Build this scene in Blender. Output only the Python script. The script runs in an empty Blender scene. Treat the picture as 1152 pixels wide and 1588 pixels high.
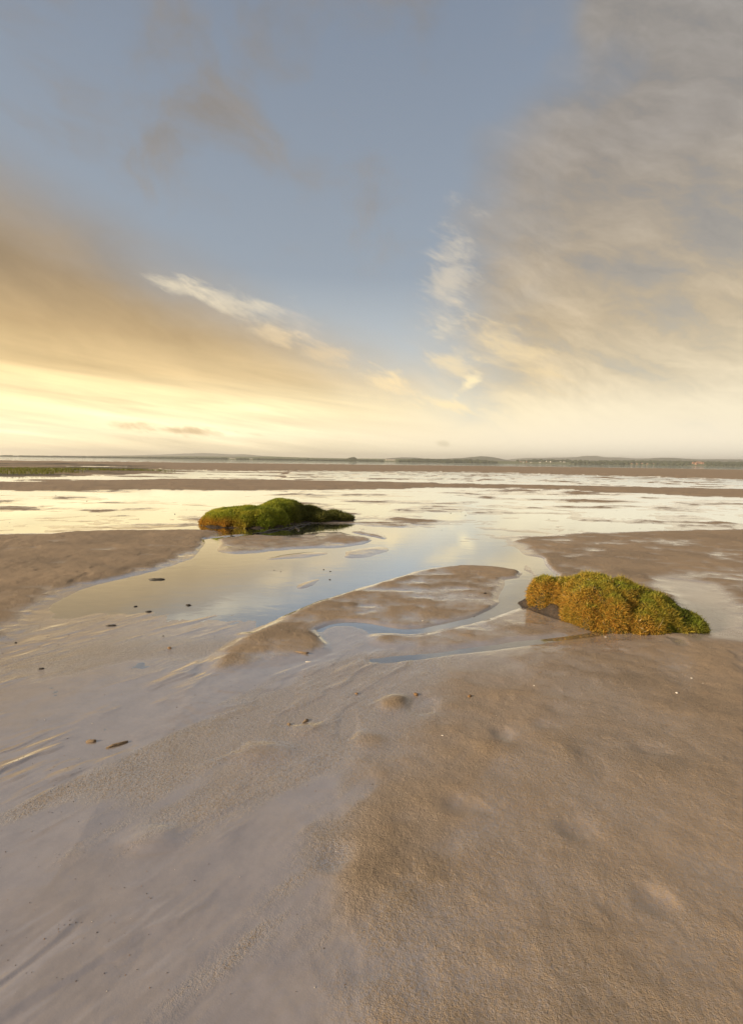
import bpy, math, random
import numpy as np

# ------------------------------------------------------------------ camera, sky, sun, exposure
scene = bpy.context.scene
C = scene.collection
R = math.radians
CAM_H = 1.5
F = 800.0                      # focal length in photo pixels (frame 1152 x 1588)
PW, PH = 1152.0, 1588.0
TILT = math.atan((794.0 - 715.4) / F)
ROLL = math.atan(0.0138)
SUN_AZ, SUN_EL = R(-112), R(17)  # azimuth from +Y, negative = left
GLOW_AZ = R(-78)               # where the low cloud is lit through most

cam_d = bpy.data.cameras.new('camera')
cam = bpy.data.objects.new('camera', cam_d)
C.objects.link(cam)
cam_d.sensor_fit = 'HORIZONTAL'
cam_d.sensor_width = 36.0
cam_d.lens = 36.0 * F / PW
cam_d.clip_start = 0.05
cam_d.clip_end = 60000
from mathutils import Matrix, Vector
CM = Matrix.Rotation(math.pi / 2 - TILT, 4, 'X') @ Matrix.Rotation(ROLL, 4, 'Z')
CM.translation = (0, 0, CAM_H)
cam.matrix_world = CM
scene.camera = cam
scene.render.engine = 'CYCLES'
scene.cycles.use_denoising = True
scene.cycles.max_bounces = 6
scene.cycles.diffuse_bounces = 2
scene.cycles.glossy_bounces = 3
scene.cycles.caustics_reflective = False
scene.cycles.caustics_refractive = False
scene.cycles.transparent_max_bounces = 12
scene.view_settings.view_transform = 'Standard'
scene.view_settings.look = 'None'
scene.view_settings.gamma = 1.0
scene.view_settings.exposure = 0.5
scene.view_settings.use_curve_mapping = False

CR = np.array(CM.to_3x3())


def ray(px, py):
    d = np.array([(px - PW / 2) / F, (PH / 2 - py) / F, -1.0])
    d = CR @ d
    return d / np.linalg.norm(d)


def gp(px, py, z=0.0):
    """photo position -> place on the flat (metres)"""
    d = ray(px, py)
    t = (z - CAM_H) / min(d[2], -1e-4)
    return (d[0] * t, d[1] * t)


def azel(px, py):
    d = ray(px, py)
    return math.atan2(d[0], d[1]), math.asin(d[2])


def at(px, py, dist):
    """photo position -> point whose distance along +Y is dist"""
    d = ray(px, py)
    t = dist / d[1]
    return (d[0] * t, dist, CAM_H + d[2] * t)


def lin(r, g, b, k=1.0):
    f = lambda c: ((c / 255 + 0.055) / 1.055) ** 2.4 if c > 10 else c / 255 / 12.92
    return (f(r) * k, f(g) * k, f(b) * k, 1.0)


class NT:
    """small helper that writes node expressions"""
    def __init__(self, tree):
        self.t = tree
        self.n = tree.nodes
        self.l = tree.links

    def put(self, sock, v):
        if isinstance(v, bpy.types.NodeSocket):
            self.l.new(v, sock)
        else:
            sock.default_value = v

    def m(self, op, a, b=0.0, c=0.0, clamp=False):
        nd = self.n.new('ShaderNodeMath')
        nd.operation = op
        nd.use_clamp = clamp
        for i, v in enumerate((a, b, c)):
            self.put(nd.inputs[i], v)
        return nd.outputs[0]

    def add(self, a, b): return self.m('ADD', a, b)
    def sub(self, a, b): return self.m('SUBTRACT', a, b)
    def mul(self, a, b): return self.m('MULTIPLY', a, b)

    def ss(self, v, lo, hi, a=0.0, b=1.0):
        nd = self.n.new('ShaderNodeMapRange')
        nd.interpolation_type = 'SMOOTHSTEP'
        self.put(nd.inputs[0], v)
        self.put(nd.inputs[1], lo)
        self.put(nd.inputs[2], hi)
        self.put(nd.inputs[3], a)
        self.put(nd.inputs[4], b)
        return nd.outputs[0]

    def mix(self, f, a, b):
        nd = self.n.new('ShaderNodeMix')
        nd.data_type = 'RGBA'
        self.put(nd.inputs[0], f)
        self.put(nd.inputs[6], a)
        self.put(nd.inputs[7], b)
        return nd.outputs[2]

    def scalec(self, col, k):
        nd = self.n.new('ShaderNodeVectorMath')
        nd.operation = 'SCALE'
        self.put(nd.inputs[0], col)
        self.put(nd.inputs[3], k)
        return nd.outputs[0]

    def vec(self, x, y, z):
        nd = self.n.new('ShaderNodeCombineXYZ')
        for i, v in enumerate((x, y, z)):
            self.put(nd.inputs[i], v)
        return nd.outputs[0]

    def sep(self, v):
        nd = self.n.new('ShaderNodeSeparateXYZ')
        self.put(nd.inputs[0], v)
        return nd.outputs

    def noise(self, v, scale, detail=4.0, rough=0.55, dist=0.0, color=False):
        nd = self.n.new('ShaderNodeTexNoise')
        self.put(nd.inputs['Vector'], v)
        nd.inputs['Scale'].default_value = scale
        nd.inputs['Detail'].default_value = detail
        nd.inputs['Roughness'].default_value = rough
        nd.inputs['Distortion'].default_value = dist
        return nd.outputs[1 if color else 0]

    def ramp(self, f, stops):
        nd = self.n.new('ShaderNodeValToRGB')
        e = nd.color_ramp.elements
        e[0].position, e[0].color = stops[0]
        e[1].position, e[1].color = stops[-1]
        for p, c in stops[1:-1]:
            x = e.new(p)
            x.color = c
        self.put(nd.inputs[0], f)
        return nd.outputs[0]


def build_world():
    w = bpy.data.worlds.new('World')
    scene.world = w
    w.use_nodes = True
    k = NT(w.node_tree)
    k.n.clear()
    tc = k.n.new('ShaderNodeTexCoord').outputs['Generated']
    nrm = k.n.new('ShaderNodeVectorMath')
    nrm.operation = 'NORMALIZE'
    k.l.new(tc, nrm.inputs[0])
    D = nrm.outputs[0]
    x, y, z = k.sep(D)
    DEG = 180 / math.pi
    az = k.mul(k.m('ARCTAN2', x, y), DEG)
    el = k.mul(k.m('ARCSINE', z), DEG)
    elc = k.m('MAXIMUM', el, 0.0)
    # how far round from the sun: 1 towards it, 0 away
    sx, sy = math.sin(GLOW_AZ), math.cos(GLOW_AZ)
    hl = k.m('MAXIMUM', k.m('SQRT', k.add(k.mul(x, x), k.mul(y, y))), 0.001)
    g = k.m('DIVIDE', k.add(k.mul(x, sx), k.mul(y, sy)), hl)      # cos of the azimuth difference
    g = k.add(k.mul(g, 0.5), 0.5)
    t = k.ss(g, 0.28, 0.88)
    # clear sky
    sky = k.n.new('ShaderNodeTexSky')
    sky.sky_type = 'NISHITA'
    sky.sun_disc = False
    sky.sun_elevation = SUN_EL
    sky.sun_rotation = SUN_AZ
    sky.altitude = 0
    sky.air_density = 1.0
    sky.dust_density = 1.6
    sky.ozone_density = 1.6
    clear = k.mix(0.68, k.scalec(sky.outputs[0], 0.072), k.ramp(k.m('DIVIDE', elc, 45.0), [(0, lin(214, 212, 200)), (0.16, lin(204, 204, 196)), (0.27, lin(184, 187, 186)), (0.42, lin(146, 154, 162)), (1, lin(116, 127, 143))]))
    # noises on the direction sphere (no seam)
    zz = k.m('DIVIDE', z, k.add(z, 0.22))                          # squeezes detail towards the horizon
    wob = k.noise(D, 3.0, 3, 0.6)
    wob2 = k.noise(k.vec(k.mul(x, 1.0), k.mul(y, 1.0), k.mul(z, 2.2)), 7.0, 6, 0.62, 0.3)
    slope = k.add(z, k.mul(x, 0.20))
    band = k.noise(k.vec(k.mul(x, 1.2), k.mul(y, 1.2), k.mul(k.add(z, k.mul(x, 0.13)), 17.0)), 2.2, 4, 0.55, 0.25)
    band2 = k.noise(k.vec(k.mul(x, 1.5), k.mul(y, 1.5), k.mul(k.add(z, k.mul(x, 0.10)), 40.0)), 2.0, 3, 0.5, 0.2)
    # ---- cloud colours by elevation, towards and away from the sun
    e01 = k.m('DIVIDE', elc, 45.0)
    P = lambda d: d / 45.0
    warm = k.ramp(e01, [(0, lin(254, 232, 178, .95)), (P(2.5), lin(254, 234, 188, .95)), (P(5.5), lin(255, 232, 176, .98)),
                        (P(8.5), lin(228, 197, 142, .86)), (P(12), lin(190, 161, 116, .78)), (P(16.5), lin(160, 138, 108, .74)),
                        (P(26), lin(150, 134, 114, .7)), (1, lin(138, 132, 126, .7))])
    cool = k.ramp(e01, [(0, lin(244, 236, 216, .95)), (P(2.5), lin(242, 230, 204, .95)), (P(5), lin(228, 216, 188, .95)),
                        (P(9), lin(204, 190, 162, .88)), (P(14), lin(187, 171, 145, .84)), (P(19), lin(175, 162, 143, .82)),
                        (P(28), lin(152, 146, 140, .75)), (1, lin(140, 139, 138, .75))])
    cloud = k.mix(t, cool, warm)
    # streaky light and shade in the low sheet near the sun
    bamt = k.mul(k.ss(el, 13.0, 5.0), k.ss(t, 0.25, 1.0))
    bf = k.add(1.0, k.mul(k.mul(k.sub(band, 0.5), 1.5), bamt))
    bf = k.add(bf, k.mul(k.mul(k.sub(band2, 0.5), 0.55), k.mul(bamt, k.ss(el, 8.0, 3.0))))
    # swirls of light and shade in the higher cloud away from the sun
    mp0 = k.n.new('ShaderNodeMapping')
    mp0.vector_type = 'TEXTURE'
    k.l.new(k.vec(k.add(az, k.mul(wob, 9.0)), k.add(el, k.mul(wob2, 3.0)), 0.0), mp0.inputs[0])
    mp0.inputs[2].default_value = (0, 0, R(-24))
    mp0.inputs[3].default_value = (15.0, 4.6, 1)
    sw = k.noise(mp0.outputs[0], 1.0, 7, 0.64, 0.0)
    swa = k.mul(k.ss(el, 3.0, 9.0), k.ss(t, 0.75, 0.2))
    bf = k.add(bf, k.mul(k.mul(k.sub(sw, 0.5), 1.5), swa))
    bf = k.add(bf, k.mul(k.mul(k.sub(sw, 0.5), 0.7), k.mul(k.ss(el, 6.0, 12.0), k.ss(t, 0.3, 0.7))))
    cloud = k.scalec(cloud, bf)
    # a warm pale rim towards the edges of the cloud away from the sun
    # ---- where the cloud is
    def line_side(p, q, soft, nz, n):
        """signed side (degrees) of the line p-q on the azimuth/elevation chart, positive on the left of p->q"""
        a0, e0 = [c * DEG for c in azel(*p)]
        a1, e1 = [c * DEG for c in azel(*q)]
        dx, dy = a1 - a0, e1 - e0
        L = math.hypot(dx, dy)
        s = k.sub(k.mul(k.sub(el, e0), dx / L), k.mul(k.sub(az, a0), dy / L))
        s = k.add(s, k.mul(k.sub(n, 0.5), nz))
        return s
    s1 = line_side((210, 385), (670, 590), 0, 4.0, wob2)
    left_sheet = k.mul(k.ss(s1, 4.2, -6.0), k.ss(t, 0.1, 0.4))
    s2 = line_side((668, 640), (700, 400), 0, 20.0, k.add(k.mul(wob, 0.55), k.mul(wob2, 0.5)))
    s2 = k.add(s2, k.mul(k.ss(el, 16.0, 40.0), k.mul(k.sub(wob, 0.42), 70.0)))
    right_sheet = k.mul(k.ss(s2, 6.5, -11.0), k.ss(t, 0.80, 0.55))
    gap = k.ss(sw, 0.34, 0.50)
    right_sheet = k.mul(right_sheet, k.add(0.72, k.mul(gap, 0.28)))
    low = k.ss(k.add(el, k.mul(k.sub(wob2, 0.5), 4.0)), 9.0, 2.2)
    # wisps of the high sky, all round
    ci = k.noise(k.vec(k.add(k.mul(x, 1.6), k.mul(wob, 0.6)), k.mul(y, 0.8), k.mul(z, 2.4)), 2.4, 6, 0.6, 0.3)
    high = k.mul(k.ss(ci, 0.46, 0.74), k.mul(k.ss(el, 15.0, 26.0), 0.75))
    cover = k.m('MAXIMUM', k.m('MAXIMUM', left_sheet, right_sheet), k.m('MAXIMUM', low, high))
    col = k.mix(cover, clear, cloud)
    # ---- single wisps: segments on the chart with ragged edges
    fr = k.noise(k.vec(k.mul(x, 1.0), k.mul(y, 1.0), k.mul(k.add(z, k.mul(x, 0.35)), 3.0)), 17.0, 6, 0.62, 0.3)
    chart = k.vec(az, el, 0.0)
    nz = k.mul(k.sub(fr, 0.5), 3.0)
    def wisp(p, q, width, colr, amount):
        """a ragged ellipse of thin cloud between two points of the sky"""
        nonlocal col
        a0, e0 = [c * DEG for c in azel(*p)]
        a1, e1 = [c * DEG for c in azel(*q)]
        mp = k.n.new('ShaderNodeMapping')
        mp.vector_type = 'TEXTURE'
        k.l.new(chart, mp.inputs[0])
        mp.inputs[1].default_value = ((a0 + a1) / 2, (e0 + e1) / 2, 0)
        mp.inputs[2].default_value = (0, 0, math.atan2(e1 - e0, a1 - a0))
        mp.inputs[3].default_value = (math.hypot(a1 - a0, e1 - e0) * 0.62, width * 1.35, 1)
        ln = k.n.new('ShaderNodeVectorMath')
        ln.operation = 'LENGTH'
        k.l.new(mp.outputs[0], ln.inputs[0])
        col = k.mix(k.ss(k.add(ln.outputs['Value'], nz), 1.1, -0.1, 0.0, amount), col, colr)
    pale = lin(214, 200, 172)
    wisp((236, 432), (330, 456), 0.75, pale, .6)
    wisp((300, 446), (436, 496), 1.0, pale, .55)
    wisp((430, 480), (500, 520), 1.2, lin(190, 180, 165), .40)
    wisp((380, 502), (470, 530), 0.8, lin(214, 190, 150), .50)
    wisp((450, 532), (560, 562), 0.9, lin(214, 188, 146), .50)
    wisp((560, 574), (645, 606), 1.0, lin(230, 206, 160), .85)
    wisp((640, 622), (740, 634), 0.6, lin(238, 216, 168), .75)
    wisp((708, 610), (744, 580), 0.55, lin(232, 214, 172), .95)
    wisp((668, 556), (730, 566), 1.5, lin(220, 200, 160), .70)
    wisp((716, 340), (676, 520), 2.3, lin(196, 184, 164), .6)
    wisp((664, 520), (720, 500), 1.3, lin(204, 192, 168), .6)
    wisp((720, 500), (890, 596), 1.6, lin(214, 192, 150), .65)
    wisp((180, 660), (362, 673), 0.42, lin(196, 166, 120), .85)
    wisp((676, 690), (700, 686), 0.35, lin(214, 200, 168), .8)
    # below the horizon (never seen past the land)
    w.cycles.sampling_method = 'NONE'
    w.cycles.sample_map_resolution = 512
    bg = k.n.new('ShaderNodeBackground')
    k.l.new(col, bg.inputs[0])
    bg.inputs[1].default_value = 1.0
    out = k.n.new('ShaderNodeOutputWorld')
    k.l.new(bg.outputs[0], out.inputs[0])


build_world()

sun_d = bpy.data.lights.new('sun', 'SUN')
sun_d.energy = 5.0
sun_d.angle = R(7)
sun_d.color = (1.0, 0.81, 0.57)
sun = bpy.data.objects.new('sun', sun_d)
C.objects.link(sun)
sv = Vector((math.sin(SUN_AZ) * math.cos(SUN_EL), math.cos(SUN_AZ) * math.cos(SUN_EL), math.sin(SUN_EL)))
sun.rotation_euler = sv.to_track_quat('Z', 'Y').to_euler()

rng = np.random.default_rng(7)
random.seed(7)


# ------------------------------------------------------------------ helpers
def hash2(ix, iy, seed):
    h = (ix.astype(np.int64) * 374761393 + iy.astype(np.int64) * 668265263 + seed * 974634777) & 0x7fffffff
    h = ((h ^ (h >> 13)) * 1274126177) & 0x7fffffff
    h = (h ^ (h >> 16)) & 0xffff
    return h / 65535.0


def vnoise(x, y, seed=0):
    ix, iy = np.floor(x), np.floor(y)
    fx, fy = x - ix, y - iy
    fx = fx * fx * fx * (fx * (fx * 6 - 15) + 10)
    fy = fy * fy * fy * (fy * (fy * 6 - 15) + 10)
    a = hash2(ix, iy, seed)
    b = hash2(ix + 1, iy, seed)
    c = hash2(ix, iy + 1, seed)
    d = hash2(ix + 1, iy + 1, seed)
    return (a + (b - a) * fx) * (1 - fy) + (c + (d - c) * fx) * fy - 0.5


def fbm(x, y, seed=0, octv=4, gain=0.5):
    s, a, tot = 0.0, 1.0, 0.0
    for i in range(octv):
        s = s + a * vnoise(x * 2 ** i + 13.7 * i, y * 2 ** i - 7.3 * i, seed + i * 17)
        tot += a
        a *= gain
    return s / tot * 2.0            # about -0.8 .. 0.8


def sstep(v, lo, hi):
    t = np.clip((v - lo) / (hi - lo), 0, 1)
    return t * t * (3 - 2 * t)


def sdist(X, Y, poly):
    """signed distance to a closed outline, positive inside"""
    n = len(poly)
    d = np.full(X.shape, 1e18)
    inside = np.zeros(X.shape, bool)
    for i in range(n):
        x0, y0 = poly[i]
        x1, y1 = poly[(i + 1) % n]
        ex, ey = x1 - x0, y1 - y0
        t = np.clip(((X - x0) * ex + (Y - y0) * ey) / (ex * ex + ey * ey + 1e-12), 0, 1)
        d = np.minimum(d, (X - x0 - t * ex) ** 2 + (Y - y0 - t * ey) ** 2)
        if y0 != y1:
            c = ((y0 > Y) != (y1 > Y)) & (X < (x1 - x0) * (Y - y0) / (y1 - y0) + x0)
            inside ^= c
    d = np.sqrt(d)
    return np.where(inside, d, -d)


def pdist(X, Y, path):
    d = np.full(X.shape, 1e18)
    for (x0, y0), (x1, y1) in zip(path[:-1], path[1:]):
        ex, ey = x1 - x0, y1 - y0
        t = np.clip(((X - x0) * ex + (Y - y0) * ey) / (ex * ex + ey * ey + 1e-12), 0, 1)
        d = np.minimum(d, (X - x0 - t * ex) ** 2 + (Y - y0 - t * ey) ** 2)
    return np.sqrt(d)


def smooth_poly(pts, n=2, closed=True):
    for _ in range(n):
        out = []
        m = len(pts)
        rngi = range(m) if closed else range(m - 1)
        if not closed:
            out.append(pts[0])
        for i in rngi:
            a, b = pts[i], pts[(i + 1) % m]
            out.append((a[0] * .75 + b[0] * .25, a[1] * .75 + b[1] * .25))
            out.append((a[0] * .25 + b[0] * .75, a[1] * .25 + b[1] * .75))
        if not closed:
            out.append(pts[-1])
        pts = out
    return pts


def mesh_np(name, verts, faces, smooth=True):
    """verts (n,3), faces (m,3) or (m,4)"""
    me = bpy.data.meshes.new(name)
    verts = np.asarray(verts, np.float32)
    faces = np.asarray(faces, np.int32)
    k = faces.shape[1]
    me.vertices.add(len(verts))
    me.vertices.foreach_set('co', verts.ravel())
    me.loops.add(faces.size)
    me.loops.foreach_set('vertex_index', faces.ravel())
    me.polygons.add(len(faces))
    me.polygons.foreach_set('loop_start', np.arange(0, faces.size, k, dtype=np.int32))
    me.polygons.foreach_set('use_smooth', np.full(len(faces), smooth))
    me.update(calc_edges=True)
    return me


def attr(me, name, vals):
    a = me.attributes.new(name, 'FLOAT', 'POINT')
    a.data.foreach_set('value', np.asarray(vals, np.float32))


def cattr(me, name, cols):
    a = me.attributes.new(name, 'FLOAT_COLOR', 'POINT')
    c = np.ones((len(cols), 4), np.float32)
    c[:, :3] = cols
    a.data.foreach_set('color', c.ravel())


def link(name, me, mat=None, parent=None, loc=None, kind=None, label=None, cat=None, group=None):
    o = bpy.data.objects.new(name, me)
    C.objects.link(o)
    if mat is not None and me is not None and not me.materials:
        me.materials.append(mat)
    if parent is not None:
        o.parent = parent
    if loc is not None:
        o.location = loc
    for key, v in (('kind', kind), ('label', label), ('category', cat), ('group', group)):
        if v:
            o[key] = v
    return o


def new_mat(name):
    m = bpy.data.materials.new(name)
    m.use_nodes = True
    k = NT(m.node_tree)
    b = k.n['Principled BSDF']
    return m, k, b


def bump(k, height, strength, dist, normal=None):
    nd = k.n.new('ShaderNodeBump')
    k.put(nd.inputs['Height'], height)
    k.put(nd.inputs['Strength'], strength)
    nd.inputs['Distance'].default_value = dist
    if normal is not None:
        k.l.new(normal, nd.inputs['Normal'])
    return nd.outputs[0]


# ------------------------------------------------------------------ materials
def mat_sand():
    m, k, b = new_mat('sand')
    pos = k.n.new('ShaderNodeNewGeometry').outputs['Position']
    def A(n):
        a = k.n.new('ShaderNodeAttribute')
        a.attribute_name = n
        return a.outputs['Fac']
    wet0, weed, grit = A('wet'), A('weed'), A('grit')
    n1 = k.noise(pos, 0.9, 5, 0.6)
    n2 = k.noise(pos, 7.0, 5, 0.65)
    n3 = k.noise(pos, 110.0, 3, 0.7)
    edge = k.mul(k.mul(wet0, k.sub(1.0, wet0)), 4.0)
    wet = k.m('ADD', wet0, k.mul(k.sub(n3, 0.5), k.mul(edge, 1.6)), 0.0, True)
    wet = k.sub(wet, k.mul(k.mul(grit, wet), k.ss(n3, 0.40, 0.62, 0.0, 0.55)))
    dry = k.mix(k.ss(n1, 0.35, 0.65), (0.315, 0.228, 0.148, 1), (0.275, 0.204, 0.138, 1))
    dry = k.mix(k.mul(k.ss(n2, 0.58, 0.76), 0.35), dry, (0.27, 0.165, 0.09, 1))
    dry = k.mix(k.mul(k.ss(n3, 0.45, 0.75), 0.55), dry, (0.13, 0.09, 0.06, 1))
    wetc = k.mix(k.ss(n2, 0.35, 0.7), (0.32, 0.268, 0.236, 1), (0.27, 0.225, 0.198, 1))
    col = k.mix(k.ss(wet, 0.1, 0.8), dry, wetc)
    col = k.mix(weed, col, k.mix(k.ss(n2, 0.4, 0.6), (0.06, 0.05, 0.03, 1), (0.11, 0.09, 0.06, 1)))
    k.put(b.inputs['Base Color'], col)
    k.put(b.inputs['Roughness'], k.ss(k.add(wet, k.mul(k.sub(n2, 0.5), 0.25)), 0.05, 0.95, 0.78, 0.16))
    b.inputs['IOR'].default_value = 1.5
    k.put(b.inputs['Coat Weight'], k.mul(k.ss(wet, 0.35, 0.95), k.ss(k.sep(pos)[2], -0.0012, 0.0004)))   # no gloss of its own under water
    b.inputs['Coat Roughness'].default_value = 0.06
    b.inputs['Coat IOR'].default_value = 2.6
    # fine relief: grains, small pits and ripple marks; smoother where a film of water lies on it
    amt = k.m('MAXIMUM', k.ss(wet0, 1.0, 0.1, 0.10, 1.0), k.mul(grit, 0.7))
    g1 = k.noise(pos, 260.0, 2, 0.6)
    g2 = k.noise(pos, 60.0, 4, 0.65)
    g3 = k.noise(k.vec(k.mul(k.sep(pos)[0], 1.0), k.mul(k.sep(pos)[1], 1.4), 0.0), 16.0, 4, 0.6, 0.4)
    amt = k.mul(amt, k.ss(n1, 0.30, 0.68, 0.4, 1.15))
    h = k.add(k.add(k.mul(g1, 0.9), k.mul(g2, 1.4)), k.mul(g3, 0.7))
    k.l.new(bump(k, h, amt, 0.013), b.inputs['Normal'])
    return m


def mat_water():
    m = bpy.data.materials.new('water')
    m.use_nodes = True
    k = NT(m.node_tree)
    k.n.clear()
    pos = k.n.new('ShaderNodeNewGeometry').outputs['Position']
    px, py, pz = k.sep(pos)
    w1 = k.noise(k.vec(k.mul(px, 0.6), py, 0.0), 5.0, 4, 0.55, 0.3)
    w2 = k.noise(k.vec(k.mul(px, 0.4), py, 0.0), 0.5, 3, 0.5)
    nrm = bump(k, k.add(w1, k.mul(w2, 2.0)), 0.3, 0.004)
    inc = k.n.new('ShaderNodeNewGeometry').outputs['Incoming']
    dt = k.n.new('ShaderNodeVectorMath')
    dt.operation = 'DOT_PRODUCT'
    k.l.new(inc, dt.inputs[0])
    k.l.new(nrm, dt.inputs[1])
    c = k.sub(1.0, k.m('MINIMUM', k.m('ABSOLUTE', dt.outputs['Value']), 1.0))
    refl = k.ss(c, 0.42, 0.925, 0.035, 0.98)        # same from above and below: the film is thin
    gl = k.n.new('ShaderNodeBsdfGlossy')
    gl.inputs['Roughness'].default_value = 0.04
    gl.inputs['Color'].default_value = (0.93, 0.97, 1, 1)
    k.l.new(nrm, gl.inputs['Normal'])
    tr = k.n.new('ShaderNodeBsdfTransparent')
    tr.inputs['Color'].default_value = (0.93, 0.95, 0.95, 1)
    mx = k.n.new('ShaderNodeMixShader')
    k.l.new(refl, mx.inputs[0])
    k.l.new(tr.outputs[0], mx.inputs[1])
    k.l.new(gl.outputs[0], mx.inputs[2])
    out = k.n.new('ShaderNodeOutputMaterial')
    k.l.new(mx.outputs[0], out.inputs[0])
    return m


def mat_plain(name, c1, c2, scale, rough=0.9, bumpd=0.0, bscale=40.0):
    m, k, b = new_mat(name)
    pos = k.n.new('ShaderNodeTexCoord').outputs['Object']
    n = k.noise(pos, scale, 5, 0.6)
    k.put(b.inputs['Base Color'], k.mix(k.ss(n, 0.35, 0.65), (*c1, 1), (*c2, 1)))
    b.inputs['Roughness'].default_value = rough
    if bumpd:
        k.l.new(bump(k, k.noise(pos, bscale, 5, 0.65), 1.0, bumpd), b.inputs['Normal'])
    return m


def mat_blades(name):
    m, k, b = new_mat(name)
    a = k.n.new('ShaderNodeAttribute')
    a.attribute_name = 'tint'
    k.l.new(a.outputs['Color'], b.inputs['Base Color'])
    b.inputs['Roughness'].default_value = 0.65
    b.inputs['Specular IOR Level'].default_value = 0.25
    tl = k.n.new('ShaderNodeBsdfTranslucent')
    k.l.new(a.outputs['Color'], tl.inputs['Color'])
    mx = k.n.new('ShaderNodeMixShader')
    mx.inputs[0].default_value = 0.30
    k.l.new(b.outputs[0], mx.inputs[1])
    k.l.new(tl.outputs[0], mx.inputs[2])
    k.l.new(mx.outputs[0], k.n['Material Output'].inputs[0])
    return m


M_SAND = mat_sand()
M_WATER = mat_water()
M_MUD = mat_plain('mud', (0.022, 0.015, 0.010), (0.055, 0.034, 0.02), 9.0, 0.7, 0.02, 30.0)
M_TURF = mat_plain('turf', (0.045, 0.035, 0.012), (0.08, 0.055, 0.02), 14.0, 0.95, 0.02, 40.0)
M_BLADES = mat_blades('grass_blades')
M_STONE = mat_plain('dark_stone', (0.02, 0.017, 0.014), (0.05, 0.04, 0.03), 60.0, 0.6)
M_OCHRE = mat_plain('ochre_stone', (0.26, 0.14, 0.05), (0.14, 0.08, 0.035), 60.0, 0.7)
M_SHELL = mat_plain('shell', (0.75, 0.70, 0.62), (0.62, 0.55, 0.47), 80.0, 0.4)
M_LUMP = mat_plain('sand_lump', (0.46, 0.32, 0.20), (0.34, 0.24, 0.15), 40.0, 0.8, 0.01, 60.0)
M_WEED = mat_plain('dark_weed', (0.018, 0.014, 0.009), (0.04, 0.03, 0.016), 30.0, 0.5)
M_HILL = mat_plain('hill', (0.07, 0.085, 0.05), (0.11, 0.115, 0.07), 0.004, 1.0)
M_FIELD = mat_plain('field', (0.10, 0.13, 0.045), (0.15, 0.15, 0.07), 0.008, 1.0)
M_WOOD = mat_plain('woodland', (0.030, 0.042, 0.020), (0.055, 0.065, 0.030), 0.03, 1.0)
M_WHITE = mat_plain('white_render', (0.60, 0.57, 0.52), (0.50, 0.47, 0.42), 0.5, 0.8)
M_BRICK = mat_plain('red_wall', (0.42, 0.24, 0.15), (0.36, 0.20, 0.13), 0.5, 0.9)
M_SLATE = mat_plain('slate_roof', (0.13, 0.12, 0.115), (0.18, 0.16, 0.15), 0.5, 0.8)
M_TILE = mat_plain('tile_roof', (0.30, 0.15, 0.09), (0.25, 0.13, 0.08), 0.5, 0.8)

# ------------------------------------------------------------------ the tidal flat
PX = lambda pts: [gp(*p) for p in pts]
SP = lambda pts, n=2: smooth_poly(PX(pts), n)

rows = [-30, -18, -11, -7, -4.5, -3, -2, -1.3, -0.8, -0.4, 0.0, 0.3, 0.55, 0.75, 0.9, 1.0, 1.08]
yv = 1.14
while yv < 13000:
    rows.append(yv)
    yv += min(max(0.0062, yv * yv / 1050.0), 0.03 * yv)
rows = np.array(rows)
NC = 780
dense = np.linspace(-1, 1, NC)
outer = np.array([1.02, 1.06, 1.12, 1.2, 1.32, 1.5, 1.8, 2.2, 2.8, 3.6, 5.0])
cols = np.concatenate([-outer[::-1], dense, outer])
halfw = 0.76 * np.maximum(rows, 0) + 1.15
X = halfw[:, None] * cols[None, :]
Y = np.repeat(rows[:, None], len(cols), 1)
NR, NCOL = X.shape
X, Y = X.ravel(), Y.ravel()


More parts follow.
